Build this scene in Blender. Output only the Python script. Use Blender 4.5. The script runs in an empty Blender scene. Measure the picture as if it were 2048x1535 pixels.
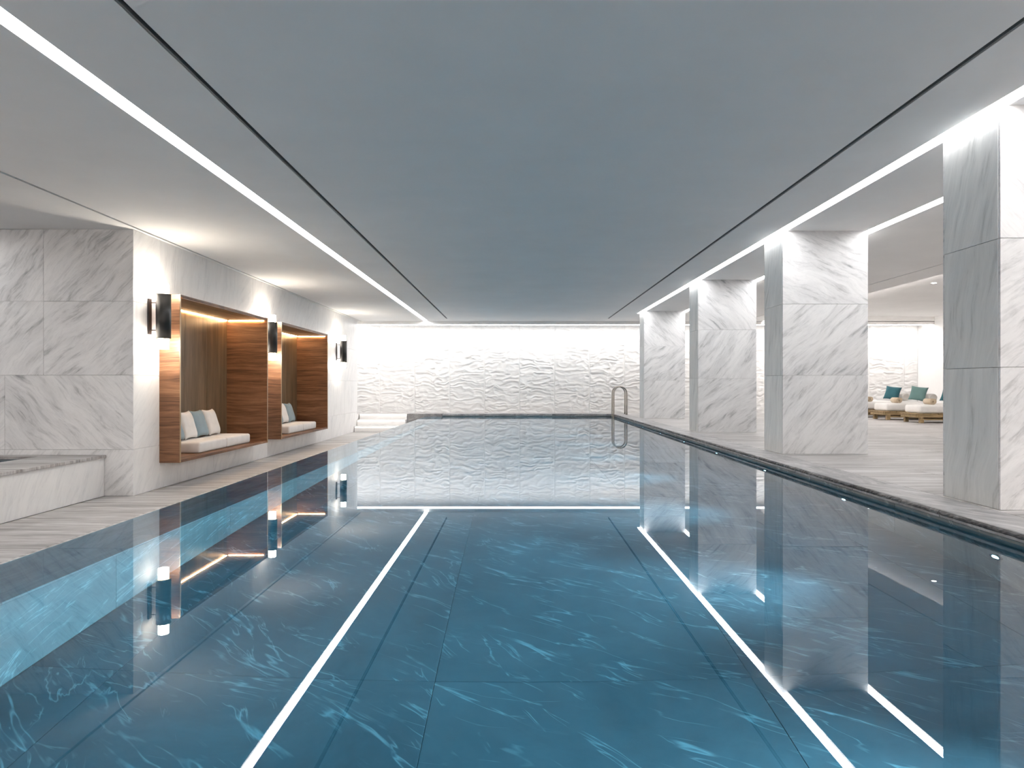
import bpy, bmesh, math, random
import numpy as np
from mathutils import Vector, Matrix

random.seed(7)
R = math.radians
PI = math.pi
sc = bpy.context.scene
COL = sc.collection

# ------------------------------------------------------------------ camera, world, exposure
F_PX = 1365.0
cam_d = bpy.data.cameras.new('camera')
cam_d.sensor_width = 36.0
cam_d.lens = F_PX / 2048.0 * 36.0
cam_d.shift_x = -7.0 / 2048.0
cam_d.shift_y = 2.5 / 2048.0
cam_d.clip_start = 0.05
cam = bpy.data.objects.new('camera', cam_d)
COL.objects.link(cam)
cam.location = (0.0, 0.0, 0.90)
cam.rotation_euler = (R(90), 0, 0)
sc.camera = cam

world = bpy.data.worlds.new('world')
sc.world = world
world.use_nodes = True
world.node_tree.nodes['Background'].inputs[0].default_value = (0.8, 0.9, 1.0, 1)
world.node_tree.nodes['Background'].inputs[1].default_value = 0.02

vs = sc.view_settings
vs.view_transform = 'Standard'
vs.look = 'None'
vs.gamma = 1.0
vs.use_curve_mapping = False
vs.exposure = 0.38
sc.cycles.adaptive_threshold = 0.07
sc.cycles.adaptive_min_samples = 16
sc.cycles.diffuse_bounces = 5
sc.cycles.max_bounces = 9
sc.cycles.glossy_bounces = 3
sc.cycles.transmission_bounces = 5

# light levels (radiance of the emitting surfaces, watts of the pool lights)
L_STRIP = 19.5
L_WASH = 10.6
L_REAR_FILL = 28.0  # added fill light by the wall behind the camera
L_SCONCE = 88.0
L_NICHE = 72.0
L_STEP = 5.0
L_COVE = 110.0
W_POOL = 720.0

# ------------------------------------------------------------------ layout constants (metres)
ZC = 2.916        # ceiling
ZW = -0.088       # pool water
ZL = -0.53        # lower walkway on the left
ZF = -1.17        # pool floor
XL = -4.94        # left wall face
XE = -2.84        # overflow edge of the pool
XI = -2.34        # inner face of the overflow wall
XR = 3.08         # right pool edge
YA = 8.82         # alcove wall
YB = 22.40        # carved back wall
YP = 21.60        # far pool edge
XRW = 13.2        # right wall
Y0 = -6.0         # wall behind the camera

# ------------------------------------------------------------------ mesh helpers
MESH_CACHE = {}

def mesh_from(name, verts, faces, smooth=False):
    me = bpy.data.meshes.new(name)
    me.from_pydata([tuple(v) for v in verts], [], faces)
    if smooth:
        for p in me.polygons:
            p.use_smooth = True
    me.update()
    return me

def box_vf(x0, x1, y0, y1, z0, z1, off=0):
    v = [(x0, y0, z0), (x1, y0, z0), (x1, y1, z0), (x0, y1, z0),
         (x0, y0, z1), (x1, y0, z1), (x1, y1, z1), (x0, y1, z1)]
    f = [(0, 3, 2, 1), (4, 5, 6, 7), (0, 1, 5, 4), (1, 2, 6, 5), (2, 3, 7, 6), (3, 0, 4, 7)]
    return v, [tuple(i + off for i in q) for q in f]

def boxes_mesh(name, boxes):
    V, Fc = [], []
    for b in boxes:
        v, f = box_vf(*b, off=len(V))
        V += v
        Fc += f
    return mesh_from(name, V, Fc)

def slab_mesh(name, sx, sy, sz, c=0.003):
    """chamfered block centred on the origin, cached by size"""
    key = (round(sx, 4), round(sy, 4), round(sz, 4), c)
    if key in MESH_CACHE:
        return MESH_CACHE[key]
    bm = bmesh.new()
    bmesh.ops.create_cube(bm, size=1.0)
    bmesh.ops.scale(bm, vec=(sx, sy, sz), verts=bm.verts)
    if c > 0:
        bmesh.ops.bevel(bm, geom=list(bm.edges), offset=min(c, 0.4 * min(sx, sy, sz)), segments=1, affect='EDGES')
    me = bpy.data.meshes.new(name)
    bm.to_mesh(me)
    bm.free()
    MESH_CACHE[key] = me
    return me

def soft_block(name, sx, sy, sz, r, seg=4, puff=0.0):
    bm = bmesh.new()
    bmesh.ops.create_cube(bm, size=1.0)
    bmesh.ops.scale(bm, vec=(sx, sy, sz), verts=bm.verts)
    bmesh.ops.bevel(bm, geom=list(bm.edges), offset=r, segments=seg, profile=0.5, affect='EDGES')
    bmesh.ops.subdivide_edges(bm, edges=[e for e in bm.edges if e.calc_length() > 0.3], cuts=6, use_grid_fill=True)
    for v in bm.verts:
        if v.co.z > 0:
            v.co.z += puff * max(0, 1 - (2 * v.co.x / sx) ** 2) * max(0, 1 - (2 * v.co.y / sy) ** 2)
    me = bpy.data.meshes.new(name)
    bm.to_mesh(me)
    bm.free()
    for p in me.polygons:
        p.use_smooth = True
    return me

def lathe(name, prof, n=28, smooth=True):
    """prof: list of (radius, z); closed with caps"""
    V, Fc = [], []
    for r, z in prof:
        for i in range(n):
            a = 2 * PI * i / n
            V.append((r * math.cos(a), r * math.sin(a), z))
    for k in range(len(prof) - 1):
        for i in range(n):
            j = (i + 1) % n
            Fc.append((k * n + i, k * n + j, (k + 1) * n + j, (k + 1) * n + i))
    Fc.append(tuple(range(n - 1, -1, -1)))
    Fc.append(tuple((len(prof) - 1) * n + i for i in range(n)))
    me = mesh_from(name, V, Fc)
    if smooth:
        for p in me.polygons:
            p.use_smooth = len(p.vertices) == 4 and abs(p.normal.z) < 0.7
    return me

def tube(name, pts, r, n=14):
    pts = [Vector(p) for p in pts]
    V, Fc = [], []
    prev = None
    for i, p in enumerate(pts):
        t = (pts[min(i + 1, len(pts) - 1)] - pts[max(i - 1, 0)]).normalized()
        if prev is None:
            u = t.orthogonal().normalized()
        else:
            u = (prev - t * prev.dot(t)).normalized()
        prev = u
        w = t.cross(u)
        for k in range(n):
            a = 2 * PI * k / n
            V.append(p + (u * math.cos(a) + w * math.sin(a)) * r)
    for i in range(len(pts) - 1):
        for k in range(n):
            j = (k + 1) % n
            Fc.append((i * n + k, i * n + j, (i + 1) * n + j, (i + 1) * n + k))
    Fc.append(tuple(range(n - 1, -1, -1)))
    Fc.append(tuple((len(pts) - 1) * n + k for k in range(n)))
    return mesh_from(name, V, Fc, True)

# ------------------------------------------------------------------ object helpers
def obj(name, me, mat=None, parent=None, loc=(0, 0, 0), rot=(0, 0, 0), vein=None):
    o = bpy.data.objects.new(name, me)
    COL.objects.link(o)
    if mat is not None:
        if me.materials:
            if me.materials[0] is not mat:
                o.material_slots[0].link = 'OBJECT'
                o.material_slots[0].material = mat
        else:
            me.materials.append(mat)
    o.location = loc
    o.rotation_euler = rot
    if parent is not None:
        o.parent = parent
    if vein is not None:
        o['vein'] = float(vein)
    return o

def tag(o, label, cat, group=None, kind=None):
    o['label'] = label
    if cat:
        o['category'] = cat
    if group:
        o['group'] = group
    if kind:
        o['kind'] = kind
    return o

def thing(name, label, cat, loc=(0, 0, 0), rotz=0.0, group=None, kind=None):
    o = bpy.data.objects.new(name, None)
    COL.objects.link(o)
    o.empty_display_size = 0.1
    o.location = loc
    o.rotation_euler = (0, 0, rotz)
    return tag(o, label, cat, group, kind)

def struct(name, boxes, mat, label):
    o = obj(name, boxes_mesh(name, boxes), mat)
    o['kind'] = 'structure'
    o['label'] = label
    return o

# ------------------------------------------------------------------ materials
class NT:
    def __init__(self, name):
        self.m = bpy.data.materials.new(name)
        self.m.use_nodes = True
        self.t = self.m.node_tree
        self.t.nodes.clear()
        self.out = self.t.nodes.new('ShaderNodeOutputMaterial')
    def n(self, typ, **kw):
        nd = self.t.nodes.new(typ)
        for k, v in kw.items():
            setattr(nd, k, v)
        return nd
    def l(self, a, b):
        self.t.links.new(a, b)
    def val(self, sock, v):
        if isinstance(v, bpy.types.NodeSocket):
            self.l(v, sock)
        else:
            sock.default_value = v
    def math(self, op, a, b=0.0, clamp=False):
        nd = self.n('ShaderNodeMath', operation=op, use_clamp=clamp)
        self.val(nd.inputs[0], a)
        self.val(nd.inputs[1], b)
        return nd.outputs[0]
    def coords(self, axis='Y', scale=(1, 1, 1), extra=0.0, warp=0.0):
        """object coordinates turned about the slab's normal by the slab's own vein angle"""
        tc = self.n('ShaderNodeTexCoord')
        at = self.n('ShaderNodeAttribute', attribute_type='OBJECT', attribute_name='vein')
        ang = self.math('ADD', at.outputs['Fac'], extra)
        vr = self.n('ShaderNodeVectorRotate', rotation_type=axis + '_AXIS')
        self.l(tc.outputs['Object'], vr.inputs['Vector'])
        self.l(ang, vr.inputs['Angle'])
        off = self.n('ShaderNodeVectorMath', operation='ADD')
        self.l(vr.outputs[0], off.inputs[0])
        self.l(self.rand(37.0), off.inputs[1])
        src = off.outputs[0]
        if warp > 0:
            nz = self.n('ShaderNodeTexNoise', noise_dimensions='3D')
            self.l(src, nz.inputs['Vector'])
            nz.inputs['Scale'].default_value = 1.3
            nz.inputs['Detail'].default_value = 2.0
            sub = self.n('ShaderNodeVectorMath', operation='SUBTRACT')
            self.l(nz.outputs['Color'], sub.inputs[0])
            sub.inputs[1].default_value = (0.5, 0.5, 0.5)
            sc_ = self.n('ShaderNodeVectorMath', operation='SCALE')
            self.l(sub.outputs[0], sc_.inputs[0])
            sc_.inputs['Scale'].default_value = warp
            ad = self.n('ShaderNodeVectorMath', operation='ADD')
            self.l(src, ad.inputs[0])
            self.l(sc_.outputs[0], ad.inputs[1])
            src = ad.outputs[0]
        mp = self.n('ShaderNodeMapping')
        self.l(src, mp.inputs['Vector'])
        mp.inputs['Scale'].default_value = scale
        return mp.outputs[0]
    def rand(self, k=40.0):
        oi = self.n('ShaderNodeObjectInfo')
        return self.math('MULTIPLY', oi.outputs['Random'], k)
    def noise(self, vec, scale, detail=5.0, rough=0.6, dist=0.0, w=None):
        nz = self.n('ShaderNodeTexNoise', noise_dimensions='3D')
        self.l(vec, nz.inputs['Vector'])
        nz.inputs['Scale'].default_value = scale
        nz.inputs['Detail'].default_value = detail
        nz.inputs['Roughness'].default_value = rough
        nz.inputs['Distortion'].default_value = dist
        return nz.outputs['Fac']
    def ramp(self, fac, stops, interp='LINEAR'):
        r = self.n('ShaderNodeValToRGB')
        r.color_ramp.interpolation = interp
        el = r.color_ramp.elements
        while len(el) < len(stops):
            el.new(0.5)
        for e, (p, c) in zip(el, stops):
            e.position = p
            e.color = (c, c, c, 1) if isinstance(c, (int, float)) else (*c, 1)
        self.l(fac, r.inputs['Fac'])
        return r.outputs['Color']
    def mix(self, fac, a, b, blend='MIX'):
        nd = self.n('ShaderNodeMix', data_type='RGBA', blend_type=blend)
        self.val(nd.inputs[0], fac)
        for s, v in ((nd.inputs[6], a), (nd.inputs[7], b)):
            if isinstance(v, tuple):
                s.default_value = (*v, 1)
            else:
                self.l(v, s)
        return nd.outputs[2]
    def bsdf(self, color, rough=0.5, metal=0.0, spec=0.5, bump=None, bump_d=0.002, bump_s=0.5, sheen=0.0):
        b = self.n('ShaderNodeBsdfPrincipled')
        if isinstance(color, tuple):
            b.inputs['Base Color'].default_value = (*color, 1)
        else:
            self.l(color, b.inputs['Base Color'])
        self.val(b.inputs['Roughness'], rough)
        b.inputs['Metallic'].default_value = metal
        b.inputs['Specular IOR Level'].default_value = spec
        if sheen:
            b.inputs['Sheen Weight'].default_value = sheen
        if bump is not None:
            bp = self.n('ShaderNodeBump')
            bp.inputs['Distance'].default_value = bump_d
            bp.inputs['Strength'].default_value = bump_s
            self.l(bump, bp.inputs['Height'])
            self.l(bp.outputs[0], b.inputs['Normal'])
        self.l(b.outputs[0], self.out.inputs[0])
        return self.m

def mat_plain(name, col, rough=0.5, metal=0.0, spec=0.5, noise=0.0, nscale=20.0, bump=0.0):
    t = NT(name)
    tc = t.n('ShaderNodeTexCoord')
    f = t.noise(tc.outputs['Object'], nscale, 4.0, 0.6, w=0.0)
    k = t.ramp(f, [(0.3, 1.0 - noise), (0.7, 1.0)])
    c = t.mix(1.0, col, k, 'MULTIPLY')
    return t.bsdf(c, rough, metal, spec, bump=f if bump else None, bump_d=bump)

def mat_marble(name, lo, hi, amount=1.0, axis='Y'):
    """white marble with cloudy grey drift and finer streaks along one direction"""
    t = NT(name)
    st = (0.55, 1.0, 2.3) if axis == 'Y' else (0.55, 2.3, 1.0)
    st2 = (1.0, 1.0, 7.0) if axis == 'Y' else (1.0, 7.0, 1.0)
    v1 = t.coords(axis, st, warp=0.35)
    v2 = t.coords(axis, st2, warp=0.22)
    cloud = t.noise(v1, 2.0, 7.0, 0.62, 0.5)
    streak = t.noise(v2, 2.6, 8.0, 0.68, 0.35)
    speck = t.noise(v2, 9.0, 5.0, 0.75, 0.2)
    cl = t.ramp(cloud, [(0.42, 0.0), (0.72, 1.0)])
    sk = t.ramp(streak, [(0.50, 0.0), (0.70, 1.0)])
    sp = t.ramp(speck, [(0.52, 0.0), (0.74, 1.0)])
    a = t.mix(0.75, cl, sk, 'MULTIPLY')
    a = t.mix(0.42, a, sk, 'ADD')
    a = t.mix(0.25, a, sp, 'ADD')
    a = t.mix(0.22, a, cl, 'ADD')
    fac = t.math('MULTIPLY', a, 0.62 * amount, clamp=True)
    col = t.mix(fac, hi, lo)
    return t.bsdf(col, 0.42, spec=0.35)

def mat_streaky(name, stops, axis='Z', stretch=9.0, scale=2.2, rough=0.45, bump=0.0, warp=0.12):
    """cut stone with long parallel streaks"""
    t = NT(name)
    s = (0.55, stretch, 1.0) if axis == 'Z' else (0.55, 1.0, stretch)
    v = t.coords(axis, s, warp=warp)
    a = t.noise(v, scale, 7.0, 0.68, 0.4)
    b = t.noise(v, scale * 3.2, 5.0, 0.7, 0.2)
    f = t.math('ADD', t.math('MULTIPLY', a, 0.72), t.math('MULTIPLY', b, 0.28))
    col = t.ramp(f, stops)
    # each slab a touch lighter or darker
    tone = t.n('ShaderNodeMapRange')
    oi = t.n('ShaderNodeObjectInfo')
    t.l(oi.outputs['Random'], tone.inputs[0])
    tone.inputs[3].default_value = 0.90
    tone.inputs[4].default_value = 1.08
    mul = t.n('ShaderNodeVectorMath', operation='SCALE')
    t.l(col, mul.inputs[0])
    t.l(tone.outputs[0], mul.inputs['Scale'])
    return t.bsdf(mul.outputs[0], rough, spec=0.4, bump=b if bump else None, bump_d=bump)

def mat_poolstone(name, axis='Z', base=((0.100, 0.130, 0.150), (0.190, 0.222, 0.245))):
    """dark slate-coloured marble with thin pale veins"""
    t = NT(name)
    v0 = t.coords(axis, (1, 1, 1))
    st = (0.26, 1.9, 1.0) if axis == 'Z' else (0.26, 1.0, 1.9)
    v1 = t.coords(axis, st, warp=0.22)
    v2 = t.coords(axis, st, extra=0.30, warp=0.35)
    v3 = t.coords(axis, st, extra=-0.22, warp=0.30)
    cloud = t.noise(v0, 1.3, 7.0, 0.72, 0.5)
    col = t.ramp(cloud, [(0.32, base[0]), (0.68, base[1])])
    def veins(v, sc_, wid, dist):
        n_ = t.noise(v, sc_, 4.5, 0.55, dist)
        d = t.math('ABSOLUTE', t.math('SUBTRACT', n_, 0.5))
        return t.ramp(d, [(0.0, 1.0), (wid, 0.0)])
    def mask(sc_, lo, hi):
        return t.ramp(t.noise(v0, sc_, 3.0, 0.65, 0.0), [(lo, 0.0), (hi, 1.0)])
    a = t.mix(1.0, veins(v1, 1.9, 0.012, 0.25), mask(2.0, 0.47, 0.58), 'MULTIPLY')
    b = t.mix(1.0, veins(v2, 3.1, 0.010, 0.3), mask(2.6, 0.52, 0.60), 'MULTIPLY')
    e = t.mix(1.0, veins(v3, 2.4, 0.010, 0.3), mask(1.7, 0.48, 0.60), 'MULTIPLY')
    c = t.ramp(t.noise(v1, 9.0, 4.0, 0.8, 0.4), [(0.58, 0.0), (0.72, 1.0)])
    c = t.mix(1.0, c, mask(3.0, 0.52, 0.66), 'MULTIPLY')
    s = t.mix(1.0, a, b, 'ADD')
    s = t.mix(1.0, s, e, 'ADD')
    s = t.mix(0.20, s, c, 'ADD')
    fac = t.math('MULTIPLY', s, 0.75, clamp=True)
    col = t.mix(fac, col, (0.55, 0.62, 0.64))
    return t.bsdf(col, 0.5, spec=0.3)

def mat_wood(name, stops, stretch=14.0, scale=2.6, rough=0.42):
    t = NT(name)
    v = t.coords('Y', (0.6, 1.0, stretch), warp=0.10)
    vb = t.coords('Y', (0.25, 1.0, 4.0), warp=0.05)
    a = t.noise(v, scale, 7.0, 0.66, 0.5)
    b = t.noise(vb, 1.7, 3.0, 0.5, 0.3)
    f = t.math('ADD', t.math('MULTIPLY', a, 0.62), t.math('MULTIPLY', b, 0.38))
    col = t.ramp(f, stops)
    return t.bsdf(col, rough, spec=0.4, bump=a, bump_d=0.0015, bump_s=0.4)

def mat_wood_z(name, stops):
    t = NT(name)
    tc = t.n('ShaderNodeTexCoord')
    mp = t.n('ShaderNodeMapping')
    t.l(tc.outputs['Object'], mp.inputs[0])
    mp.inputs['Scale'].default_value = (2.0, 18.0, 18.0)
    a = t.noise(mp.outputs[0], 1.6, 5.0, 0.6, 0.3)
    return t.bsdf(t.ramp(a, stops), 0.55, spec=0.3)

def mat_emit(name, col, strength):
    t = NT(name)
    e = t.n('ShaderNodeEmission')
    e.inputs[0].default_value = (*col, 1)
    e.inputs[1].default_value = strength
    t.l(e.outputs[0], t.out.inputs[0])
    return t.m

def mat_fabric(name, col, rough=0.9, weave=260.0):
    t = NT(name)
    tc = t.n('ShaderNodeTexCoord')
    f = t.noise(tc.outputs['Object'], weave, 2.0, 0.5, w=0.0)
    g = t.noise(tc.outputs['Object'], 6.0, 3.0, 0.5, w=0.0)
    k = t.ramp(g, [(0.3, 0.90), (0.7, 1.0)])
    return t.bsdf(t.mix(1.0, col, k, 'MULTIPLY'), rough, spec=0.15, bump=f, bump_d=0.001, bump_s=0.3, sheen=0.15)

def mat_water(name, tint):
    t = NT(name)
    fr = t.n('ShaderNodeFresnel')
    fr.inputs['IOR'].default_value = 1.333
    gl = t.n('ShaderNodeBsdfGlossy')
    gl.inputs['Color'].default_value = (0.96, 0.98, 1.0, 1)
    gl.inputs['Roughness'].default_value = 0.0
    rf = t.n('ShaderNodeBsdfRefraction')
    rf.inputs['Color'].default_value = (*tint, 1)
    rf.inputs['Roughness'].default_value = 0.0
    rf.inputs['IOR'].default_value = 1.333
    mx = t.n('ShaderNodeMixShader')
    t.l(fr.outputs[0], mx.inputs[0])
    t.l(rf.outputs[0], mx.inputs[1])
    t.l(gl.outputs[0], mx.inputs[2])
    t.l(mx.outputs[0], t.out.inputs[0])
    return t.m

M = {}
M['plaster'] = mat_plain('ceiling_plaster', (0.86, 0.85, 0.84), 0.85, spec=0.2, noise=0.05, nscale=1.2)
M['white_wall'] = mat_plain('white_wall', (0.82, 0.81, 0.80), 0.8, spec=0.2, noise=0.03, nscale=2.0)
M['slot_dark'] = mat_plain('slot_dark', (0.012, 0.013, 0.014), 0.6, noise=0.2)
M['slot_grey'] = mat_plain('slot_grey', (0.16, 0.17, 0.175), 0.5, noise=0.1)
M['marble'] = mat_marble('white_marble', (0.20, 0.21, 0.23), (0.72, 0.72, 0.73), 1.15)
M['marble_pale'] = mat_marble('pale_marble', (0.48, 0.48, 0.50), (0.84, 0.83, 0.825), 0.7)
M['marble_grey'] = mat_streaky('grey_marble', [(0.32, (0.36, 0.38, 0.385)), (0.45, (0.66, 0.675, 0.68)), (0.62, (0.78, 0.79, 0.79))],
                               axis='Y', stretch=5.0, scale=1.6, warp=0.25)
M['carved'] = mat_plain('carved_marble', (0.82, 0.815, 0.81), 0.6, spec=0.3, noise=0.10, nscale=1.6)
M['deck'] = mat_streaky('deck_stone', [(0.34, (0.145, 0.135, 0.13)), (0.46, (0.35, 0.335, 0.33)), (0.61, (0.60, 0.59, 0.585))],
                        stretch=9.0, scale=1.5)
M['coping'] = mat_streaky('coping_stone', [(0.34, (0.15, 0.145, 0.15)), (0.50, (0.30, 0.295, 0.30)), (0.66, (0.52, 0.51, 0.51))],
                          stretch=2.6, scale=3.2, warp=0.3, bump=0.004, rough=0.4)
M['pool_floor'] = mat_poolstone('pool_floor_stone', 'Z')
M['pool_wall'] = mat_poolstone('pool_wall_stone', 'Y', ((0.14, 0.17, 0.18), (0.25, 0.28, 0.285)))
M['submerged'] = mat_streaky('submerged_coping_stone', [(0.33, (0.17, 0.165, 0.17)), (0.5, (0.28, 0.275, 0.28)), (0.66, (0.38, 0.375, 0.38))],
                             stretch=4.0, scale=2.0)
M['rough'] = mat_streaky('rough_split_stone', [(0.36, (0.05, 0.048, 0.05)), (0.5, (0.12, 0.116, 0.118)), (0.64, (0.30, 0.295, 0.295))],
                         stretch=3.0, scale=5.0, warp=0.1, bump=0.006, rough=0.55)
M['core'] = mat_plain('mortar', (0.42, 0.42, 0.42), 0.9, noise=0.1)
M['water'] = mat_water('pool_water', (0.31, 0.74, 0.95))
M['tub_water'] = mat_water('tub_water', (0.30, 0.42, 0.60))
M['walnut'] = mat_wood('walnut', [(0.34, (0.050, 0.022, 0.012)), (0.46, (0.145, 0.066, 0.032)), (0.56, (0.225, 0.110, 0.056)), (0.68, (0.33, 0.18, 0.10))])
M['bronze_wood'] = mat_wood('bronze_toned_wood', [(0.34, (0.085, 0.052, 0.028)), (0.5, (0.165, 0.108, 0.060)), (0.68, (0.25, 0.175, 0.105))],
                            stretch=7.0, scale=1.4, rough=0.34)
M['edge_brass'] = mat_plain('pale_bronze_edge', (0.52, 0.40, 0.26), 0.3, metal=1.0, noise=0.05)
M['black'] = mat_plain('black_metal', (0.012, 0.012, 0.012), 0.38, noise=0.2, nscale=8)
M['brown_metal'] = mat_plain('dark_bronze', (0.045, 0.034, 0.032), 0.45, noise=0.15)
M['brass'] = mat_plain('brass', (0.78, 0.55, 0.26), 0.25, metal=1.0, noise=0.05)
M['steel'] = mat_plain('brushed_steel', (0.36, 0.34, 0.31), 0.24, metal=1.0, noise=0.1)
M['white_fabric'] = mat_fabric('white_fabric', (0.80, 0.785, 0.77))
M['blue_fabric'] = mat_fabric('dusty_blue_fabric', (0.27, 0.36, 0.41))
M['teal_fabric'] = mat_fabric('teal_fabric', (0.035, 0.115, 0.14))
M['sage_fabric'] = mat_fabric('sage_teal_fabric', (0.13, 0.225, 0.22))
M['linen'] = mat_fabric('linen_towel', (0.52, 0.42, 0.31), weave=90.0)
M['bolster'] = mat_fabric('bolster_fabric', (0.66, 0.63, 0.60))
M['oak'] = mat_wood_z('light_oak', [(0.35, (0.20, 0.135, 0.065)), (0.65, (0.36, 0.26, 0.14))])
M['led'] = mat_emit('led_white', (1.0, 0.985, 0.97), L_STRIP)
M['led_wash'] = mat_emit('led_wash', (1.0, 0.97, 0.945), L_WASH)
M['led_rear_fill'] = mat_emit('led_rear_fill', (1.0, 0.86, 0.75), L_REAR_FILL)
M['led_warm'] = mat_emit('led_warm', (1.0, 0.66, 0.34), L_NICHE)
M['led_step'] = mat_emit('led_step', (1.0, 0.93, 0.86), L_STEP)
M['led_cove'] = mat_emit('led_cove', (1.0, 0.93, 0.88), L_COVE)
M['sconce_glass'] = mat_emit('sconce_glass', (1.0, 0.90, 0.77), L_SCONCE)
M['downlight'] = mat_emit('downlight_lens', (1.0, 0.93, 0.85), 40.0)
M['pool_lens'] = mat_emit('pool_light_lens', (0.85, 0.97, 1.0), 30.0)

# ------------------------------------------------------------------ slab layer helpers
def face_slabs(parent, mat, facing, plane, us, zs, vein, thick=0.02, gap=0.003, jitter=0.25, name='slab'):
    """one row-by-column layer of cladding; us is a list of u-breaks (or one list per row), zs the height breaks.
    facing '-Y' (u = X) or '+X' / '-X' (u = Y); the outer face lies on `plane`."""
    for r in range(len(zs) - 1):
        ub = us[r] if isinstance(us[0], (list, tuple)) else us
        for k in range(len(ub) - 1):
            w = abs(ub[k + 1] - ub[k]) - gap
            h = zs[r + 1] - zs[r] - gap
            if w < 0.02 or h < 0.02:
                continue
            u = 0.5 * (ub[k] + ub[k + 1])
            z = 0.5 * (zs[r] + zs[r + 1])
            me = slab_mesh(name, w, thick, h, 0.002)
            va = vein[(k + r) % len(vein)] + random.uniform(-jitter, jitter)
            if facing == '-Y':
                loc, rz = (u, plane + thick / 2, z), 0
            elif facing == '+Y':
                loc, rz = (u, plane - thick / 2, z), PI
            elif facing == '+X':
                loc, rz = (plane - thick / 2, u, z), PI / 2
            else:
                loc, rz = (plane + thick / 2, u, z), -PI / 2
            obj(name, me, mat, parent, loc, (0, 0, rz), va)

def ground_slabs(parent, mat, xs, ys, ztop, thick=0.03, gap=0.003, vein=0.0, jitter=0.03, name='slab', chamfer=0.002, stagger=0.0):
    for j in range(len(ys) - 1):
        for i in range(len(xs) - 1):
            w = xs[i + 1] - xs[i] - gap
            d = ys[j + 1] - ys[j] - gap
            me = slab_mesh(name, w, d, thick, chamfer)
            obj(name, me, mat, parent, ((xs[i] + xs[i + 1]) / 2, (ys[j] + ys[j + 1]) / 2, ztop - thick / 2), (0, 0, 0),
                vein + random.uniform(-jitter, jitter))

def steps_between(a, b, n):
    return [a + (b - a) * i / n for i in range(n + 1)]

# ================================================================== THE SETTING
ZROWS = [ZL, 0.07, 1.03, 1.985, ZC]

# ---- ceiling: flat plaster with long recesses for the lights and the dark slots
SA = (3.42, 3.55)          # light channel along the pool side of the columns
SB = (4.58, 4.72)          # light channel behind the columns
SL = (-2.875, -2.745)      # light channel on the left
G1 = (-4.89, -4.85)      # dark slots
G2 = (-2.105, -2.055)
G3 = (2.785, 2.835)
G4 = (7.09, 7.12)
XRAISE = 7.75
YFAS = 21.50
zt = 3.02
cb = []
def ceil(x0, x1, y0=Y0, y1=YFAS):
    cb.append((x0, x1, y0, y1, ZC, zt))
SC = (-7.26, -7.13)         # channel of the added fill strip over the tub, out of view
ceil(-10.0, SC[0])
ceil(SC[0], SC[1], 8.6, YFAS)
ceil(SC[1], G1[0])
ceil(G1[1], SL[0])
ceil(SL[1], G2[0])
ceil(G2[1], G3[0])
ceil(G3[1], SA[0])
ceil(SA[1], SB[0])
ceil(SB[1], G4[0])
ceil(G4[1], XRAISE)
for g in (G2, G3):
    ceil(g[0], g[1], 20.7, YFAS)
ceil(SA[0], SA[1], 19.22, YFAS)
ceil(SB[0], SB[1], 19.22, YFAS)
cb.append((-10.0, XRAISE, Y0, YB + 0.2, zt, 3.16))
cb.append((XRAISE, XRW + 0.2, Y0, YB + 0.2, 3.06, 3.16))
struct('ceiling', cb, M['plaster'], 'smooth grey-white plaster ceiling with long light channels')
# fascia in front of the wall washer
struct('trim_1', [(-6.75, XRW, YFAS, 21.56, 2.82, 2.916), (XRAISE, XRW, YFAS, 21.56, 2.9, 3.06),
                  (-6.75, XRW, 21.92, YB, 2.86, 2.9)], M['plaster'], 'shallow plaster fascia hiding the lights above the carved wall')
for k, (g, yend, wide) in enumerate(((G1, YFAS, 0), (G2, 20.7, 1), (G3, 20.7, 1), (G4, YFAS, 0))):
    o = struct('trim_%d' % (k + 2), [(g[0], g[1], Y0, yend, ZC + 0.03, zt)], M['slot_dark'], 'dark linear slot cut into the ceiling')
    if wide:
        lip = (g[0], g[0] + 0.016) if g[0] < 0 else (g[1] - 0.016, g[1])
        p = obj('lip', boxes_mesh('lip', [(lip[0], lip[1], Y0, yend, ZC + 0.004, ZC + 0.03)]), M['slot_grey'], o)

# ---- left wall with two openings for the seats
N1 = (9.47, 12.83)
NOFF = 4.10
N2 = (N1[0] + NOFF, N1[1] + NOFF)
NZ0, NZ1 = -0.178, 2.163
YLE = 21.30
xw0, xw1 = -5.95, XL - 0.02
wl = [(xw0, xw1, YA + 0.02, N1[0], ZL, ZC + .1), (xw0, xw1, N1[1], N2[0], ZL, ZC + .1), (xw0, xw1, N2[1], YLE, ZL, ZC + .1)]
for n_ in (N1, N2):
    wl += [(xw0, xw1, n_[0], n_[1], ZL, NZ0), (xw0, xw1, n_[0], n_[1], NZ1, ZC + .1), (xw0, -5.50, n_[0], n_[1], NZ0, NZ1)]
wall_left = struct('wall_left', wl, M['core'], 'pale marble wall with two wooden seating recesses')
VP_ = [1.15, 1.0, 1.3]
face_slabs(wall_left, M['marble_pale'], '+X', XL, [YA, N1[0]], ZROWS, VP_)
face_slabs(wall_left, M['marble_pale'], '+X', XL, [N1[1], N2[0]], ZROWS, VP_)
face_slabs(wall_left, M['marble_pale'], '+X', XL, [N2[1], 18.3, 19.7, YLE], ZROWS, VP_)
for n_ in (N1, N2):
    mids = steps_between(n_[0], n_[1], 2)
    mids[1] += 0.95 if n_ is N1 else 0.3
    face_slabs(wall_left, M['marble_pale'], '+X', XL, mids, [NZ1, ZC], VP_)
    face_slabs(wall_left, M['marble_pale'], '+X', XL, steps_between(n_[0], n_[1], 2), [ZL, NZ0], VP_)
face_slabs(wall_left, M['marble_pale'], '+Y', YLE + 0.02, [xw0, -5.45, XL], ZROWS, VP_)

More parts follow.
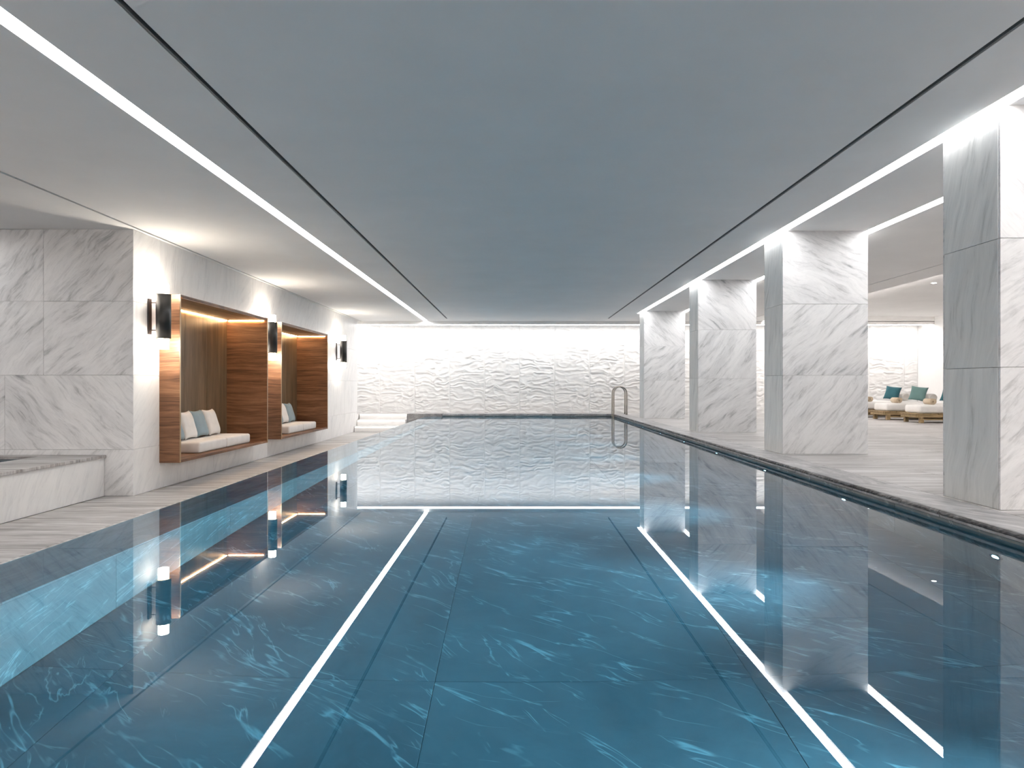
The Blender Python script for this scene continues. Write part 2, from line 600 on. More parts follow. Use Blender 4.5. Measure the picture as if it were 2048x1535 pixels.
# ---- alcove wall facing the camera at the left
wall_alcove = struct('wall_front', [(-10.0, XL - 0.02, YA + 0.02, YA + 0.3, ZL, ZC + .1)], M['core'], 'grey-veined white marble wall behind the raised tub')
xs_a = [XL, -6.10, -7.26, -8.42, -9.58, -10.0]
xs_b = [XL, -6.60, -7.76, -8.92, -10.0]
face_slabs(wall_alcove, M['marble'], '-Y', YA, [xs_b, xs_b, xs_a, xs_a], ZROWS, [0.8, -0.75, 0.75, 0.85], jitter=0.15)

# ---- outer shell
struct('wall_outer', [(-10.3, -10.0, Y0, YA + 0.3, ZL, 3.16)], M['white_wall'], 'plain white wall beyond the tub')
struct('wall_rear', [(-10.3, XRW + 0.3, Y0 - 0.3, Y0, -1.4, 3.16)], M['white_wall'], 'plain white wall at the near end of the pool hall')
struct('wall_right', [(XRW, XRW + 0.3, Y0, YB + 0.3, -0.3, 3.16)], M['white_wall'], 'plain white wall at the end of the lounge area')
struct('wall_end', [(-7.0, -6.75, YLE, YB + 0.3, -1.4, 3.16), (-7.0, xw0, YLE - 0.2, YLE, -1.4, 3.16)], M['white_wall'], 'white return wall beside the stairs')

# ---- carved back wall
wall_back = struct('wall_back', [(-7.0, XRW + 0.3, YB + 0.05, YB + 0.3, -1.4, 3.16)], M['core'], 'white wall clad in carved rippled marble panels')
rng = np.random.default_rng(11)
def vnoise(x, z, seed):
    g = np.random.default_rng(seed).random((64, 256))
    xi, zi = np.floor(x).astype(int), np.floor(z).astype(int)
    fx, fz = x - xi, z - zi
    fx, fz = fx * fx * (3 - 2 * fx), fz * fz * (3 - 2 * fz)
    a = g[xi % 64, zi % 256]; b = g[(xi + 1) % 64, zi % 256]
    c = g[xi % 64, (zi + 1) % 256]; d = g[(xi + 1) % 64, (zi + 1) % 256]
    return (a * (1 - fx) + b * fx) * (1 - fz) + (c * (1 - fx) + d * fx) * fz
def carved_panel(w, h, seed):
    nx, nz = max(8, int(w / 0.018)), int(h / 0.0165)
    X, Z = np.meshgrid(np.linspace(0, w, nx + 1), np.linspace(0, h, nz + 1), indexing='ij')
    wx = (vnoise(X * 2.2, Z * 2.2, seed + 1) - .5) * .30 + (vnoise(X * 6, Z * 6, seed + 2) - .5) * .07
    wz = (vnoise(X * 3.2, Z * 3.0, seed + 3) - .5) * .15 + (vnoise(X * 8.0, Z * 7, seed + 4) - .5) * .05
    x2, z2 = X + wx, Z + wz
    n1 = vnoise(x2 * 3.6 + 7, z2 * 12.5, seed + 5)
    n2 = vnoise(x2 * 6.5 + 3, z2 * 24.0, seed + 6)
    r1 = 1 - np.abs(2 * n1 - 1)
    r2 = 1 - np.abs(2 * n2 - 1)
    amp = 0.55 + 0.75 * vnoise(X * 1.3 + 5, Z * 1.5, seed + 7)
    H = (r1 ** 1.4 * 0.024 + r2 ** 1.3 * 0.010) * amp
    ed = np.clip(np.minimum(X, w - X) / 0.05, 0, 1)
    ed = ed * ed * (3 - 2 * ed)
    H = 0.010 + (H - 0.010) * (0.15 + 0.85 * ed)
    V = np.stack([X - w / 2, -H, Z], -1).reshape(-1, 3)
    F = []
    q = nz + 1
    i, k = np.meshgrid(np.arange(nx), np.arange(nz), indexing='ij')
    a = (i * q + k).ravel(); b = ((i + 1) * q + k).ravel()
    F = np.stack([a, b, b + 1, a + 1], -1).tolist()
    V = V.tolist()
    # side skirts back to the wall
    nb = len(V)
    for (ii, order) in ((0, 1), (nx, 0)):
        base = len(V)
        for kk in range(nz + 1):
            p = V[ii * q + kk]
            V.append([p[0], 0.045, p[2]])
        for kk in range(nz):
            f0, f1, g0, g1 = ii * q + kk, ii * q + kk + 1, base + kk, base + kk + 1
            F.append([g0, f0, f1, g1] if order else [f0, g0, g1, f1])
    return mesh_from('carved_panel', V, F, True)
PW = 1.147
variants = [carved_panel(PW - 0.0015, 2.90, 100 + 13 * s) for s in range(5)]
k0 = -9
for k in range(-9, 8):
    obj('panel', variants[(k * 3 + 40) % 5], M['carved'], wall_back, (3.574 + (k + 0.5) * PW, YB, 0.0))
xlast = 3.574 + 8 * PW
obj('panel', carved_panel(XRW - xlast - 0.004, 2.90, 501), M['carved'], wall_back, ((XRW + xlast) / 2, YB, 0.0))

# ---- right deck
floor_r = struct('floor', [(XR + 0.05, XRW, Y0, YB + 0.05, -1.4, -0.03), (-6.75, XR + 0.05, YP + 0.05, YB + 0.05, -1.4, -0.03)],
                 M['core'], 'streaked grey stone deck beside the pool')
ys_d = steps_between(-5.96, YB, 47)
for j in range(len(ys_d) - 1):
    if ys_d[j + 1] < 2.0:
        continue
    sh = 0.75 * (j % 2)
    xs = [3.46] + [x for x in (5.0 - sh, 6.5 - sh, 8.0 - sh, 9.5 - sh, 11.0 - sh, 12.5 - sh) if x > 3.9] + [XRW]
    ground_slabs(floor_r, M['deck'], xs, [ys_d[j], ys_d[j + 1]], 0.0)
ground_slabs(floor_r, M['deck'], [3.46, 8.0, XRW], [Y0, ys_d[13]], 0.0)
obj('landing_block', boxes_mesh('landing_block', [(-6.75, XL - 0.02, YLE + 0.03, YP + 0.048, -1.4, 0.0)]), M['marble_pale'], floor_r)
ground_slabs(floor_r, M['deck'], [-6.7, -5.0, -3.41], [YP + 0.05, YB - 0.01], 0.0)
ground_slabs(floor_r, M['coping'], steps_between(-3.41, XR + 0.38, 6), [YP + 0.30, YB - 0.01], 0.0)
# coping along the right edge and the far end: thick stones with a rough front edge
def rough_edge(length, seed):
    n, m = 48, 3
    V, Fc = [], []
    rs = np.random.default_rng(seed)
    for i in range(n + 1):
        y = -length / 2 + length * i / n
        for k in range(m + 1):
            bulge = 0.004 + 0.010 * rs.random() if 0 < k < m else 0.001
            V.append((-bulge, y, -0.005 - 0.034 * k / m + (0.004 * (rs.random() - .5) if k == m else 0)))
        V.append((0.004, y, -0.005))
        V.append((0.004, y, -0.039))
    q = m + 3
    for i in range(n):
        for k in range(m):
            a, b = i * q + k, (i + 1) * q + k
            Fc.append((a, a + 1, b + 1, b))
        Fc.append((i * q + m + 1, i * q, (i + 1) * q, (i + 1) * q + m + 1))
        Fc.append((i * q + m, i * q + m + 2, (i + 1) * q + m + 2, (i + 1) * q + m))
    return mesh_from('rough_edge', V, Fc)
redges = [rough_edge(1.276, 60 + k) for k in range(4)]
for j, (ya, yb) in enumerate(zip(steps_between(-4.0, YP, 20)[:-1], steps_between(-4.0, YP, 20)[1:])):
    me = slab_mesh('coping_stone', 0.38 - 0.002, yb - ya - 0.003, 0.062, 0.006)
    cs = obj('coping_stone', me, M['coping'], floor_r, (XR + 0.19, (ya + yb) / 2, -0.031), (0, 0, 0), random.uniform(-0.5, 0.5) + 1.2)
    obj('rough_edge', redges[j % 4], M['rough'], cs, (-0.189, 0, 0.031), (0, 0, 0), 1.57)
for xa, xb in zip(steps_between(-2.30, XR + 0.38, 5)[:-1], steps_between(-2.30, XR + 0.38, 5)[1:]):
    me = slab_mesh('coping_stone', xb - xa - 0.003, 0.30, 0.062, 0.006)
    obj('coping_stone', me, M['coping'], floor_r, ((xa + xb) / 2, YP + 0.15, -0.031), (0, 0, 0), random.uniform(-0.4, 0.4))

# ---- lower walkway on the left
floor_l = struct('floor', [(-10.0, XE, Y0, 21.7, -1.4, ZL - 0.03)], M['core'], 'sunken grey stone walkway along the overflow edge')
ground_slabs(floor_l, M['deck'], [-5.30, -4.15, XE], steps_between(-5.7, 20.86, 29), ZL)

# ---- pool basin
basin = struct('pool_basin', [(XI - 0.5, XR + 0.05, Y0, YP + 0.05, -1.4, ZF - 0.03), (XE + 0.02, XI - 0.02, Y0, YP + 0.05, -1.4, ZW - 0.05),
                              (XI - 0.5, XR + 0.05, Y0, -4.0, -1.4, -0.002)], M['core'], 'dark veined stone basin of the swimming pool')
ground_slabs(basin, M['pool_floor'], [XI, -1.92, -0.39, 1.14, 2.67, XR + 0.05], [-4.0, -2.7, 0.3, 3.3, 6.3, 9.3, 12.3, 15.3, 18.3, YP], ZF,
             gap=0.0016, vein=0.66, jitter=0.10)
ground_slabs(basin, M['submerged'], [XE, XI], steps_between(-4.0, YP, 18), ZW - 0.008, thick=0.04, vein=PI / 2, name='coping_stone')
face_slabs(basin, M['pool_wall'], '+X', XI, steps_between(-4.0, YP, 16), [ZF, ZW - 0.048], [0.45], jitter=0.15)
face_slabs(basin, M['pool_wall'], '-X', XR + 0.03, steps_between(-4.0, YP, 16), [ZF, -0.062], [-0.45], jitter=0.15)
face_slabs(basin, M['pool_wall'], '-Y', YP + 0.03, steps_between(XI, XR + 0.05, 4), [ZF, -0.062], [0.4], jitter=0.15)
face_slabs(basin, M['deck'], '-X', XE, steps_between(-5.7, YP, 18), [ZL, ZW - 0.048], [0.0])
end_block = obj('end_block', slab_mesh('end_block', 1.09, 0.22, 0.53, 0.004), M['coping'], basin, (-2.865, 21.66, -0.265), (0, 0, 0), 0.2)

# water surface: one sheet, turned down over the overflow lip
wv = [(XE, -4.0, ZW), (XR + 0.03, -4.0, ZW), (XR + 0.03, YP + 0.03, ZW), (XE, YP - 0.06, ZW), (XI, YP - 0.06, ZW), (XI, YP + 0.03, ZW)]
water = obj('pool_water', mesh_from('pool_water', [(XE, -4.0, ZW), (XR + 0.03, -4.0, ZW), (XR + 0.03, 21.545, ZW), (XE, 21.545, ZW),
                                                   (XR + 0.03, YP + 0.03, ZW), (-2.32, YP + 0.03, ZW), (-2.32, 21.545, ZW)],
                                    [(0, 1, 2, 6, 3), (6, 2, 4, 5)]), M['water'])
tag(water, 'still clear blue water filling the long swimming pool', 'water', kind='stuff')

# ---- columns
def column(yf, label, mat_side):
    x0, x1, d = 3.49, 4.61, 0.66
    c = thing('column', label, 'column', ((x0 + x1) / 2, yf + d / 2, 0), group='marble columns beside the pool')
    cx, cy = (x0 + x1) / 2, yf + d / 2
    hw, hd = (x1 - x0) / 2, d / 2
    obj('core', boxes_mesh('core', [(-hw + .02, hw - .02, -hd + .02, hd - .02, 0, 3.015)]), M['core'], c)
    zs = [0.0, 1.03, 1.96, 3.015]
    face_slabs(c, M['marble'], '-Y', -hd, [-hw + .001, hw - .001], zs, [0.75, 0.85, -0.6], jitter=0.2, gap=0.003)
    face_slabs(c, M['marble'], '+Y', hd, [-hw + .001, hw - .001], zs, [0.8, 0.7, -0.6])
    face_slabs(c, mat_side, '-X', -hw, [-hd + .0205, hd - .0205], zs, [1.35, 1.4, 1.3], jitter=0.08)
    face_slabs(c, mat_side, '+X', hw, [-hd + .0205, hd - .0205], zs, [1.3, 1.4])
    return c
column(4.916, 'nearest marble column at the right edge of the photo', M['marble_grey'])
column(8.92, 'wide marble column standing left of the loungers, second from the camera', M['marble_grey'])
column(13.05, 'third marble column from the camera, between two others', M['marble_grey'])
column(18.54, 'farthest marble column, beside the steel handrails', M['marble_grey'])

# ================================================================== LIGHTS OF THE PLACE AND ADDED FILL LIGHTS
def strip(label, x0, x1, y0, y1):
    t = thing('linear_light', label, 'light', ((x0 + x1) / 2, (y0 + y1) / 2, ZC), group='linear ceiling lights')
    w, d = (x1 - x0), (y1 - y0)
    obj('diffuser', boxes_mesh('diffuser', [(-w / 2 + .001, w / 2 - .001, -d / 2, d / 2, 0.022, 0.032)]), M['led'], t)
    obj('channel', boxes_mesh('channel', [(-w / 2 + .001, w / 2 - .001, -d / 2, d / 2, 0.033, 0.103)]), M['white_wall'], t)
    return t
strip('long white strip light in the ceiling over the left pool edge', SL[0], SL[1], Y0, YFAS)
strip('white strip light running along the pool side of the columns', SA[0], SA[1], Y0, 19.22)
strip('white strip light running behind the columns on the lounge side', SB[0], SB[1], Y0, 19.22)
strip('added unseen fill strip light over the raised tub', SC[0], SC[1], Y0, 8.6)  # added out of view to brighten the alcove wall and tub
t = thing('wall_washer', 'continuous white light line washing the carved back wall', 'light', (3.2, 21.74, 2.82))
obj('diffuser', boxes_mesh('diffuser', [(-6.75 - 3.2, XRW - 3.2, -0.16, 0.16, 0.0, 0.02)]), M['led_wash'], t)
obj('channel', boxes_mesh('channel', [(-6.75 - 3.2, XRW - 3.2, -0.17, 0.17, 0.021, 0.06)]), M['white_wall'], t)
t = thing('wall_washer', 'added unseen fill light line along the wall at the near end of the hall', 'light', (1.5, Y0 + 0.5, ZC - 0.01))  # invented fill behind the camera, lifts the ceiling and front-facing surfaces
obj('diffuser', boxes_mesh('diffuser', [(-11.0, 5.8, -0.16, 0.16, -0.02, 0.0)]), M['led_rear_fill'], t)
obj('channel', boxes_mesh('channel', [(-11.0, 5.8, -0.17, 0.17, 0.001, 0.009)]), M['white_wall'], t)
t = thing('cove_light', 'hidden cove light at the edge of the raised lounge ceiling', 'light', (XRAISE, 8.0, 2.95))
obj('diffuser', boxes_mesh('diffuser', [(0.002, 0.014, -13.5, 13.4, 0.02, 0.05)]), M['led_cove'], t)

def downlight(x, y, label):
    t = thing('downlight', label, 'light', (x, y, 3.06), group='round downlights in the lounge ceiling')
    obj('trim_ring', lathe('trim_ring', [(0.062, -0.006), (0.064, 0.0), (0.045, 0.0), (0.045, -0.004)]), M['white_wall'], t)
    obj('lens', lathe('lens', [(0.043, -0.007), (0.043, -0.003)]), M['downlight'], t)
downlight(8.83, 14.4, 'small round downlight glowing in the raised lounge ceiling')

# ---- sconces
def sconce(y, label):
    t = thing('wall_sconce', label, 'wall lamp', (XL, y, 1.385), group='black cylinder wall lamps')
    obj('wall_plate', slab_mesh('wall_plate', 0.024, 0.075, 0.48, 0.002), M['brown_metal'], t, (0.012, 0, 0.44))
    xc = 0.20
    for z in (0.255, 0.625):
        obj('arm', tube('arm', [(0.02, 0, z), (xc - 0.08, 0, z)], 0.006, 8), M['brown_metal'], t)
    n = 32
    obj('body', lathe('body', [(0.078, 0.145), (0.094, 0.145), (0.094, 0.735), (0.078, 0.735)], n), M['black'], t, (xc, 0, 0))
    for z0, z1 in ((0.0, 0.142), (0.738, 0.880)):
        obj('glass_diffuser', lathe('glass_diffuser', [(0.064, z0), (0.068, z0 + 0.006), (0.068, z1 - 0.006), (0.064, z1)], n), M['sconce_glass'], t, (xc, 0, 0))
    for z0 in (0.139, 0.735):
        obj('ring', lathe('ring', [(0.0945, z0), (0.0955, z0 + 0.003), (0.0945, z0 + 0.006)], n), M['brass'], t, (xc, 0, 0))
sconce(9.19, 'nearest black cylinder wall lamp, at the near corner of the first wooden niche')
sconce(13.30, 'black cylinder wall lamp between the two wooden niches')
sconce(18.80, 'farthest black cylinder wall lamp, beyond the second wooden niche')

# ---- underwater lights in the right pool wall
for k in range(-1, 9):
    y = 4.41 + 2.035 * k
    order = ['out of frame beside the camera', 'nearest', 'second', 'third', 'fourth', 'fifth', 'sixth', 'seventh', 'eighth', 'ninth'][k + 1]
    lab = 'small round underwater light in the right pool wall, %s' % (order if k < 1 else order + ' from the camera')
    t = thing('pool_light', lab, 'light', (XR + 0.03, y, -0.63), group='underwater lights in the right pool wall')
    ring = obj('rim', lathe('rim', [(0.055, 0.0), (0.055, 0.012), (0.038, 0.014), (0.036, 0.006)], 20), M['steel'], t, (0, 0, 0), (0, -PI / 2, 0))
    obj('lens', lathe('lens', [(0.035, 0.008), (0.03, 0.013)], 20), M['pool_lens'], t, (0, 0, 0), (0, -PI / 2, 0))
    ld = bpy.data.lights.new('pool_spot', 'SPOT')
    ld.energy = W_POOL
    ld.color = (0.78, 0.95, 1.0)
    ld.spot_size = R(66)
    ld.spot_blend = 1.0
    ld.shadow_soft_size = 0.035
    lo = bpy.data.objects.new('spot', ld)
    COL.objects.link(lo)
    lo.parent = t
    lo.location = (-0.06, 0, 0)
    lo.rotation_euler = (0, R(93), 0)   # -Z of the lamp points to -X, level across the pool

# ================================================================== STAIRS, TUB
t = thing('staircase', 'white stone steps with lit risers rising at the far left', 'stairs', (-4.2, 21.2, ZL))
for k in range(3):
    y0 = 20.86 + 0.35 * k
    z1 = 0.1767 * (k + 1)
    st = obj('step', slab_mesh('step', 1.50, YP + 0.05 - y0 - 0.002, 0.1767 - 0.002, 0.003), M['marble_pale'], t,
             (4.2 - 4.175 - 0.0, (y0 + YP + 0.05) / 2 - 21.2, z1 - 0.0884), (0, 0, 0), 0.1)
    nose = obj('nosing', slab_mesh('nosing', 1.50, 0.03, 0.022, 0.003), M['marble_pale'], t, (0.025, y0 - 21.2 - 0.016, z1 - 0.013), (0, 0, 0), 0.1)
    obj('led_line', slab_mesh('led_line', 1.46, 0.012, 0.006, 0.0), M['led_step'], t, (0.025, y0 - 21.2 - 0.010, z1 - 0.029))

XT = -5.31
t = thing('hot_tub', 'raised tub with white marble sides and grey stone rim at the left', 'tub', (XT - 1.5, 5.5, ZL))
tx, ty = XT - 1.5, 5.5
ty0 = 1.2
obj('core', boxes_mesh('core', [(XT - 0.70 - tx, XT - 0.02 - tx, ty0 - ty, YA - .01 - ty, 0, 0.495), (-9.98 - tx, XT - 0.7 - tx, ty0 - ty, ty0 + 0.6 - ty, 0, 0.495),
                                (-9.98 - tx, XT - 0.7 - tx, 8.62 - ty, YA - .01 - ty, 0, 0.495), (-9.98 - tx, XT - 0.7 - tx, ty0 - ty, YA - .01 - ty, 0, 0.04)]), M['pool_floor'], t)
for ya, yb in zip(steps_between(ty0, YA - .006, 4)[:-1], steps_between(ty0, YA - .006, 4)[1:]):
    me = slab_mesh('side_slab', yb - ya - 0.003, 0.02, 0.492, 0.002)
    obj('side_slab', me, M['marble_pale'], t, (XT - 0.01 - tx, (ya + yb) / 2 - ty, 0.247), (0, 0, PI / 2), 1.2 + random.uniform(-.2, .2))
    me = slab_mesh('rim_stone', 0.74, yb - ya - 0.003, 0.035, 0.003)
    obj('rim_stone', me, M['deck'], t, (XT - 0.345 - tx, (ya + yb) / 2 - ty, 0.5135), (0, 0, 0), random.uniform(-.03, .03))
for xa, xb in zip(steps_between(-9.97, XT - 0.717, 3)[:-1], steps_between(-9.97, XT - 0.717, 3)[1:]):
    me = slab_mesh('rim_stone', xb - xa - 0.003, 0.2, 0.035, 0.003)
    obj('rim_stone', me, M['deck'], t, ((xa + xb) / 2 - tx, 8.712 - ty, 0.5135), (0, 0, 0), 0)
tub_w = obj('tub_water', mesh_from('tub_water', [(-10.0, ty0 + 0.6, -0.06), (XT - 0.7, ty0 + 0.6, -0.06), (XT - 0.7, 8.62, -0.06), (-10.0, 8.62, -0.06)], [(0, 1, 2, 3)]), M['tub_water'])
tag(tub_w, 'dark still water inside the raised tub', 'water', kind='stuff')

# ================================================================== WOODEN SEATING NICHES
XF, XBK, TH = -4.66, -5.435, 0.028

def niche(ya, yb, label):
    yc, L = (ya + yb) / 2, yb - ya
    t = thing('seating_niche', label, 'niche', (XL, yc, NZ0), group='wooden seating niches in the left wall')
    dep = XF - XBK
    xm = (XF + XBK) / 2 - XL
    H = NZ1 - NZ0
    for s in (-1, 1):
        p = obj('side_panel', slab_mesh('side_panel', dep, TH, H - 0.004, 0.0015), M['walnut'], t, (xm, s * (L / 2 - TH / 2 - .001), H / 2), (0, 0, 0), 0.0)
        obj('edge_trim', slab_mesh('edge_trim', 0.006, TH, H - 0.004, 0.001), M['edge_brass'], p, (dep / 2 + 0.003, 0, 0))
    tp = obj('top_panel', slab_mesh('top_panel', L - 2 * TH - .004, TH, dep, 0.0015), M['walnut'], t, (xm, 0, H - TH / 2 - .002), (-PI / 2, 0, PI / 2), 0.0)
    st = obj('seat_board', slab_mesh('seat_board', L - 2 * TH - .004, 0.038, dep, 0.002), M['walnut'], t, (xm, 0, 0.021), (-PI / 2, 0, PI / 2), 0.0)
    n = 4
    wpan = (L - 2 * TH - .004) / n
    for k in range(n):
        obj('back_panel', slab_mesh('back_panel', wpan - 0.003, 0.02, H - TH - 0.046, 0.0015), M['bronze_wood'], t,
            (XBK + 0.0105 - XL, -L / 2 + TH + .002 + (k + .5) * wpan, 0.041 + (H - TH - 0.046) / 2), (0, 0, PI / 2), PI / 2)
    # dropped soffit board with a light line around it
    zled = H - TH - 0.027
    inset = 0.045
    obj('soffit_board', slab_mesh('soffit_board', L - 2 * TH - 2 * inset, 0.02, dep - inset - 0.022, 0.0015), M['walnut'], t,
        (xm + inset / 2 + 0.010, 0, zled + 0.012), (-PI / 2, 0, PI / 2), 0.0)
    obj('led_line', slab_mesh('led_line', 0.014, L - 2 * TH - 0.08, 0.012, 0.0), M['led_warm'], t, (XBK - XL + 0.034, 0, zled - 0.003))
    for s in (-1, 1):
        obj('led_line', slab_mesh('led_line', dep - 0.12, 0.014, 0.012, 0.0), M['led_warm'], t, (xm + 0.0, s * (L / 2 - TH - 0.014), zled - 0.003))
    return t
niche(N1[0], N1[1], 'larger-looking near wooden seating niche between the first two wall lamps')
niche(N2[0], N2[1], 'far wooden seating niche between the second and third wall lamps')

# ---- seat cushions and pillows
cush = soft_block('seat_cushion', 0.58, 0.985, 0.165, 0.035, 3, puff=0.012)

def pillow_mesh(name, s, th, seed, wr=0.006):
    n = 22
    g = np.linspace(-1, 1, n + 1)
    V, Fc = [], []
    rs = np.random.default_rng(seed)
    ph = rs.random(6) * 6.28
    idx = {}
    for side in (1, -1):
        for i, u in enumerate(g):
            for j, v in enumerate(g):
                edge = i in (0, n) or j in (0, n)
                if side == -1 and edge:
                    idx[(side, i, j)] = idx[(1, i, j)]
                    continue
                cu = 1 - 0.085 * (1 - v * v)
                cv = 1 - 0.085 * (1 - u * u)
                x, z = u * cv * 1.0 * s / 2, v * cu * s / 2
                # pinch the edges between the corners
                x = u * (1 - 0.10 * (1 - v * v) * abs(u) ** 3) * s / 2 if True else x
                z = v * (1 - 0.10 * (1 - u * u) * abs(v) ** 3) * s / 2
                h = ((1 - u ** 4) * (1 - v ** 4)) ** 0.55 * th / 2
                h += wr * math.sin(9 * u + 3 * v + ph[0]) * (1 - abs(v)) * (abs(u) ** 2) * (0 if edge else 1)
                h += wr * math.sin(8 * v - 4 * u + ph[1]) * (1 - abs(u)) * (abs(v) ** 2) * (0 if edge else 1)
                idx[(side, i, j)] = len(V)
                V.append((x, side * h, z))
    for side in (1, -1):
        for i in range(n):
            for j in range(n):
                q = [idx[(side, i, j)], idx[(side, i + 1, j)], idx[(side, i + 1, j + 1)], idx[(side, i, j + 1)]]
                Fc.append(tuple(q[::-1]) if side == 1 else tuple(q))
    return mesh_from(name, V, Fc, True)

def rest(o, z, xmin=None):
    """set an object down on height z (and back against a wall at xmin)"""
    rm = o.rotation_euler.to_matrix()
    pts = [rm @ v.co for v in o.data.vertices]
    o.location.z = z - min(p.z for p in pts)
    if xmin is not None:
        o.location.x = xmin - min(p.x for p in pts)

pil = [pillow_mesh('pillow', 0.465, 0.15, 40 + s) for s in range(3)]
seat_top = NZ0 + 0.04
ctop = seat_top + 0.165
for ni, ya in enumerate((N1[0], N2[0])):
    nm = ('near', 'far')[ni]
    for k in range(2):
        yc = ya + 0.93 + 0.495 + 1.0 * k
        o = obj('seat_cushion', cush, M['white_fabric'], None, (-5.10, yc, seat_top + 0.0835), (0, 0, 0))
        tag(o, 'white block seat cushion in the %s wooden niche, %s' % (nm, ('the closer of its pair', 'the farther of its pair')[k]), 'cushion', 'white seat cushions in the niches')
    cols = (('blue', 'white', 'blue', 'white'), ('white', 'blue', 'white', 'blue'))[ni]
    pos = [(-5.36, 0.99, 0.06), (-5.37, 1.45, 0.07), (-5.405, 1.925, 0.03), (-5.405, 2.39, 0.06)]
    for k, (x, dy, tw) in enumerate(pos):
        c = cols[k]
        tilt = R(17)
        nth = ('first', 'second', 'third', 'last')[k]
        o = obj('throw_pillow', pil[k % 3], M['white_fabric' if c == 'white' else 'blue_fabric'], None,
                (x, ya + dy, ctop + 0.262), (0, 0, 0))
        o.rotation_euler = (Matrix.Rotation(-PI / 2 + tw, 3, 'Z') @ Matrix.Rotation(tilt, 3, 'X')).to_euler()
        rest(o, ctop + 0.0145, x)
        tag(o, '%s throw pillow, %s from the camera in the %s wooden niche' % ({'white': 'white', 'blue': 'dusty blue'}[c], nth, nm), 'pillow', 'throw pillows in the niches')

# ================================================================== HANDRAILS
def rail(y, label):
    t = thing('pool_handrail', label, 'handrail', (3.42, y, 0), group='steel handrails at the far pool corner')
    xa, xb, zt_, r = 3.02 - 3.42, 0.0, 0.878 - 0.02, 0.2
    pts = [(xa, 0, -0.75), (xa, 0, -0.3), (xa, 0, 0.2), (xa, 0, zt_ - r)]
    for i in range(1, 16):
        a = PI - PI * i / 16
        pts.append(((xa + xb) / 2 + r * math.cos(a), 0, zt_ - r + r * math.sin(a)))
    pts += [(xb, 0, zt_ - r), (xb, 0, 0.3), (xb, 0, 0.002)]
    obj('tube', tube('tube', pts, 0.021, 16), M['steel'], t)
    obj('floor_flange', lathe('floor_flange', [(0.042, 0.001), (0.042, 0.008), (0.024, 0.014)], 20), M['steel'], t)
    obj('wall_bracket', tube('wall_bracket', [(xa, 0, -0.72), (3.108 - 3.42, 0, -0.72)], 0.014, 10), M['steel'], t)
rail(20.98, 'nearer of the two bent steel pool handrails')
rail(21.33, 'farther of the two bent steel pool handrails')

# ================================================================== LOUNGERS
LX, LW, LL = 9.62, 0.72, 2.36
matt = soft_block('mattress', 2.24, 0.66, 0.20, 0.055, 4, puff=0.01)
bol_me = None
def bolster_mesh():
    return lathe('bolster_body', [(0.085, -0.30), (0.108, -0.285), (0.113, -0.25), (0.113, 0.25), (0.108, 0.285), (0.085, 0.30)], 28)
bol = bolster_mesh()
bol_pipe = tube('piping', [(0.104 * math.cos(a), 0.104 * math.sin(a), 0.292) for a in [2 * PI * i / 28 for i in range(29)]], 0.005, 6)
def towel_mesh():
    """a rolled towel: spiral sheet with thickness, axis along Y"""
    V, Fc = [], []
    turns, n, th, ln = 3.2, 90, 0.017, 0.30
    for i in range(n + 1):
        a = 2 * PI * turns * i / n
        for dr in (0, th * 0.92):
            r = 0.012 + th * a / (2 * PI) + dr
            for y in (-ln / 2, ln / 2):
                V.append((r * math.cos(a), y, r * math.sin(a)))
    for i in range(n):
        b, c = 4 * i, 4 * (i + 1)
        Fc += [(b + 2, b + 3, c + 3, c + 2), (b + 1, b, c, c + 1), (b, b + 2, c + 2, c), (b + 3, b + 1, c + 1, c + 3)]
    Fc += [(0, 1, 3, 2), (4 * n + 2, 4 * n + 3, 4 * n + 1, 4 * n)]
    return mesh_from('towel_roll', V, Fc, True)
tow = towel_mesh()
tpil = pillow_mesh('pillow_small', 0.44, 0.15, 77, 0.008)

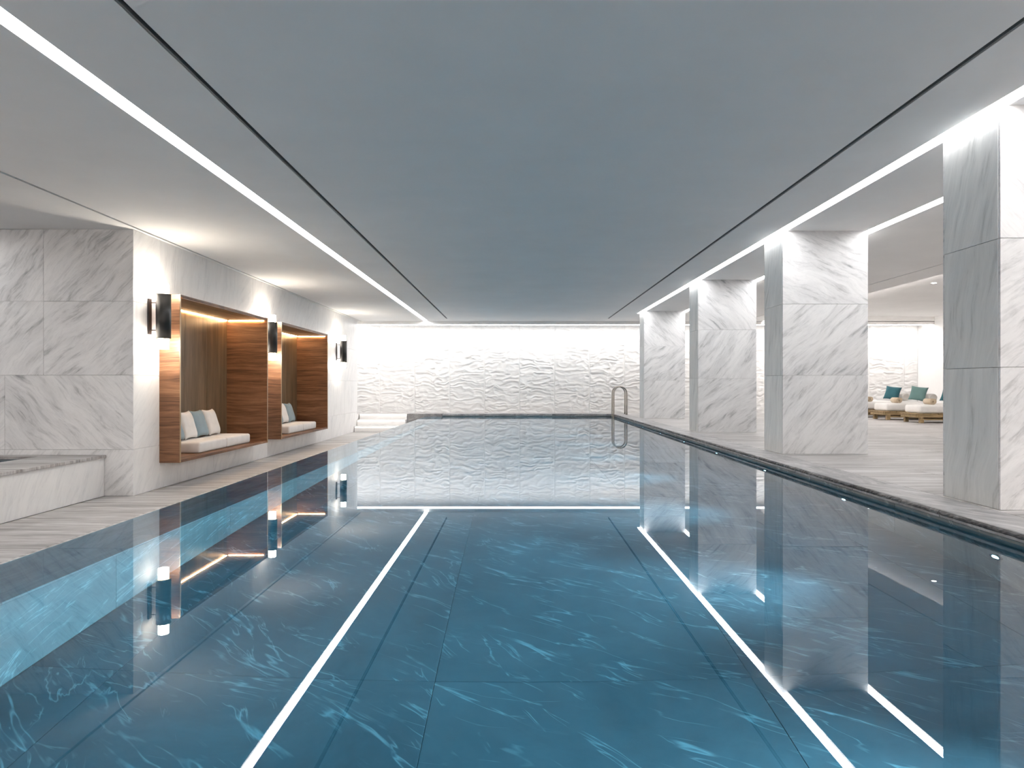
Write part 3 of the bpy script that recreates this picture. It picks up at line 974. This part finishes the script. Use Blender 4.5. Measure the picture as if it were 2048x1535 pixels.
def lounger(yn, label):
    t = thing('sun_lounger', label, 'sun lounger', (LX, yn, 0), group='oak sun loungers in the lounge area')
    leg = slab_mesh('leg', 0.085, 0.085, 0.15, 0.004)
    for sx in (0.05, LL - 0.14):
        for sy in (0.045, LW - 0.045):
            obj('leg', leg, M['oak'], t, (sx, sy, 0.075))
    obj('frame_rail', slab_mesh('frame_rail', LL, 0.05, 0.075, 0.003), M['oak'], t, (LL / 2 - 0.06, 0.03, 0.168 - .0))
    obj('frame_rail', slab_mesh('frame_rail', LL, 0.05, 0.075, 0.003), M['oak'], t, (LL / 2 - 0.06, LW - 0.03, 0.168))
    obj('end_rail', slab_mesh('end_rail', 0.05, LW - 0.112, 0.075, 0.003), M['oak'], t, (-0.04, LW / 2, 0.168))
    obj('end_rail', slab_mesh('end_rail', 0.05, LW - 0.112, 0.075, 0.003), M['oak'], t, (LL - 0.11, LW / 2, 0.168))
    for k in range(14):
        w = LL / 14
        obj('slat', slab_mesh('slat', w - 0.014, LW + 0.01, 0.02, 0.002), M['oak'], t, (-0.10 + (k + .5) * (LL + .08) / 14, LW / 2, 0.2165))
    obj('stretcher', slab_mesh('stretcher', LL - 0.28, 0.03, 0.03, 0.002), M['oak'], t, (LL / 2 - 0.045, 0.045, 0.085))
    obj('stretcher', slab_mesh('stretcher', LL - 0.28, 0.03, 0.03, 0.002), M['oak'], t, (LL / 2 - 0.045, LW - 0.045, 0.085))
    obj('mattress', matt, M['white_fabric'], t, (LL / 2 - 0.05, LW / 2, 0.328))
    return t
yl = [16.22, 17.67, 19.12, 20.45]
names = ['nearest', 'second nearest', 'third nearest', 'farthest']
for k, y in enumerate(yl):
    lounger(y, '%s low oak sun lounger with thick white mattress' % names[k])
    ztop = 0.436
    tw = obj('rolled_towel', tow, M['linen'], None, (LX + 0.40, y + 0.30, ztop + 0.068), (0, 0.5, 0))
    rest(tw, ztop)
    tag(tw, 'rolled beige towel on the foot of the %s sun lounger' % names[k], 'towel', 'rolled towels on the loungers')
    b = thing('bolster', 'round pale bolster at the head of the %s sun lounger' % names[k], 'bolster', (LX + 2.13, y + LW / 2, ztop + 0.112), group='round bolsters on the loungers')
    obj('cover', bol, M['bolster'], b, (0, 0, 0), (PI / 2, 0, 0))
    obj('piping', bol_pipe, M['white_fabric'], b, (0, 0, 0), (PI / 2, 0, 0))
    p = obj('throw_pillow', tpil, M['teal_fabric' if k in (1, 3) else 'sage_fabric'], None, (LX + 1.84, y + 0.30, ztop + 0.205))
    p.rotation_euler = (Matrix.Rotation(-0.75, 3, 'Z') @ Matrix.Rotation(R(-24), 3, 'X') @ Matrix.Rotation(R(8), 3, 'Y')).to_euler()
    rest(p, ztop)
    tag(p, '%s throw pillow leaning on the bolster of the %s sun lounger' % ('dark teal' if k in (1, 3) else 'grey-green', names[k]), 'pillow', 'throw pillows on the loungers')
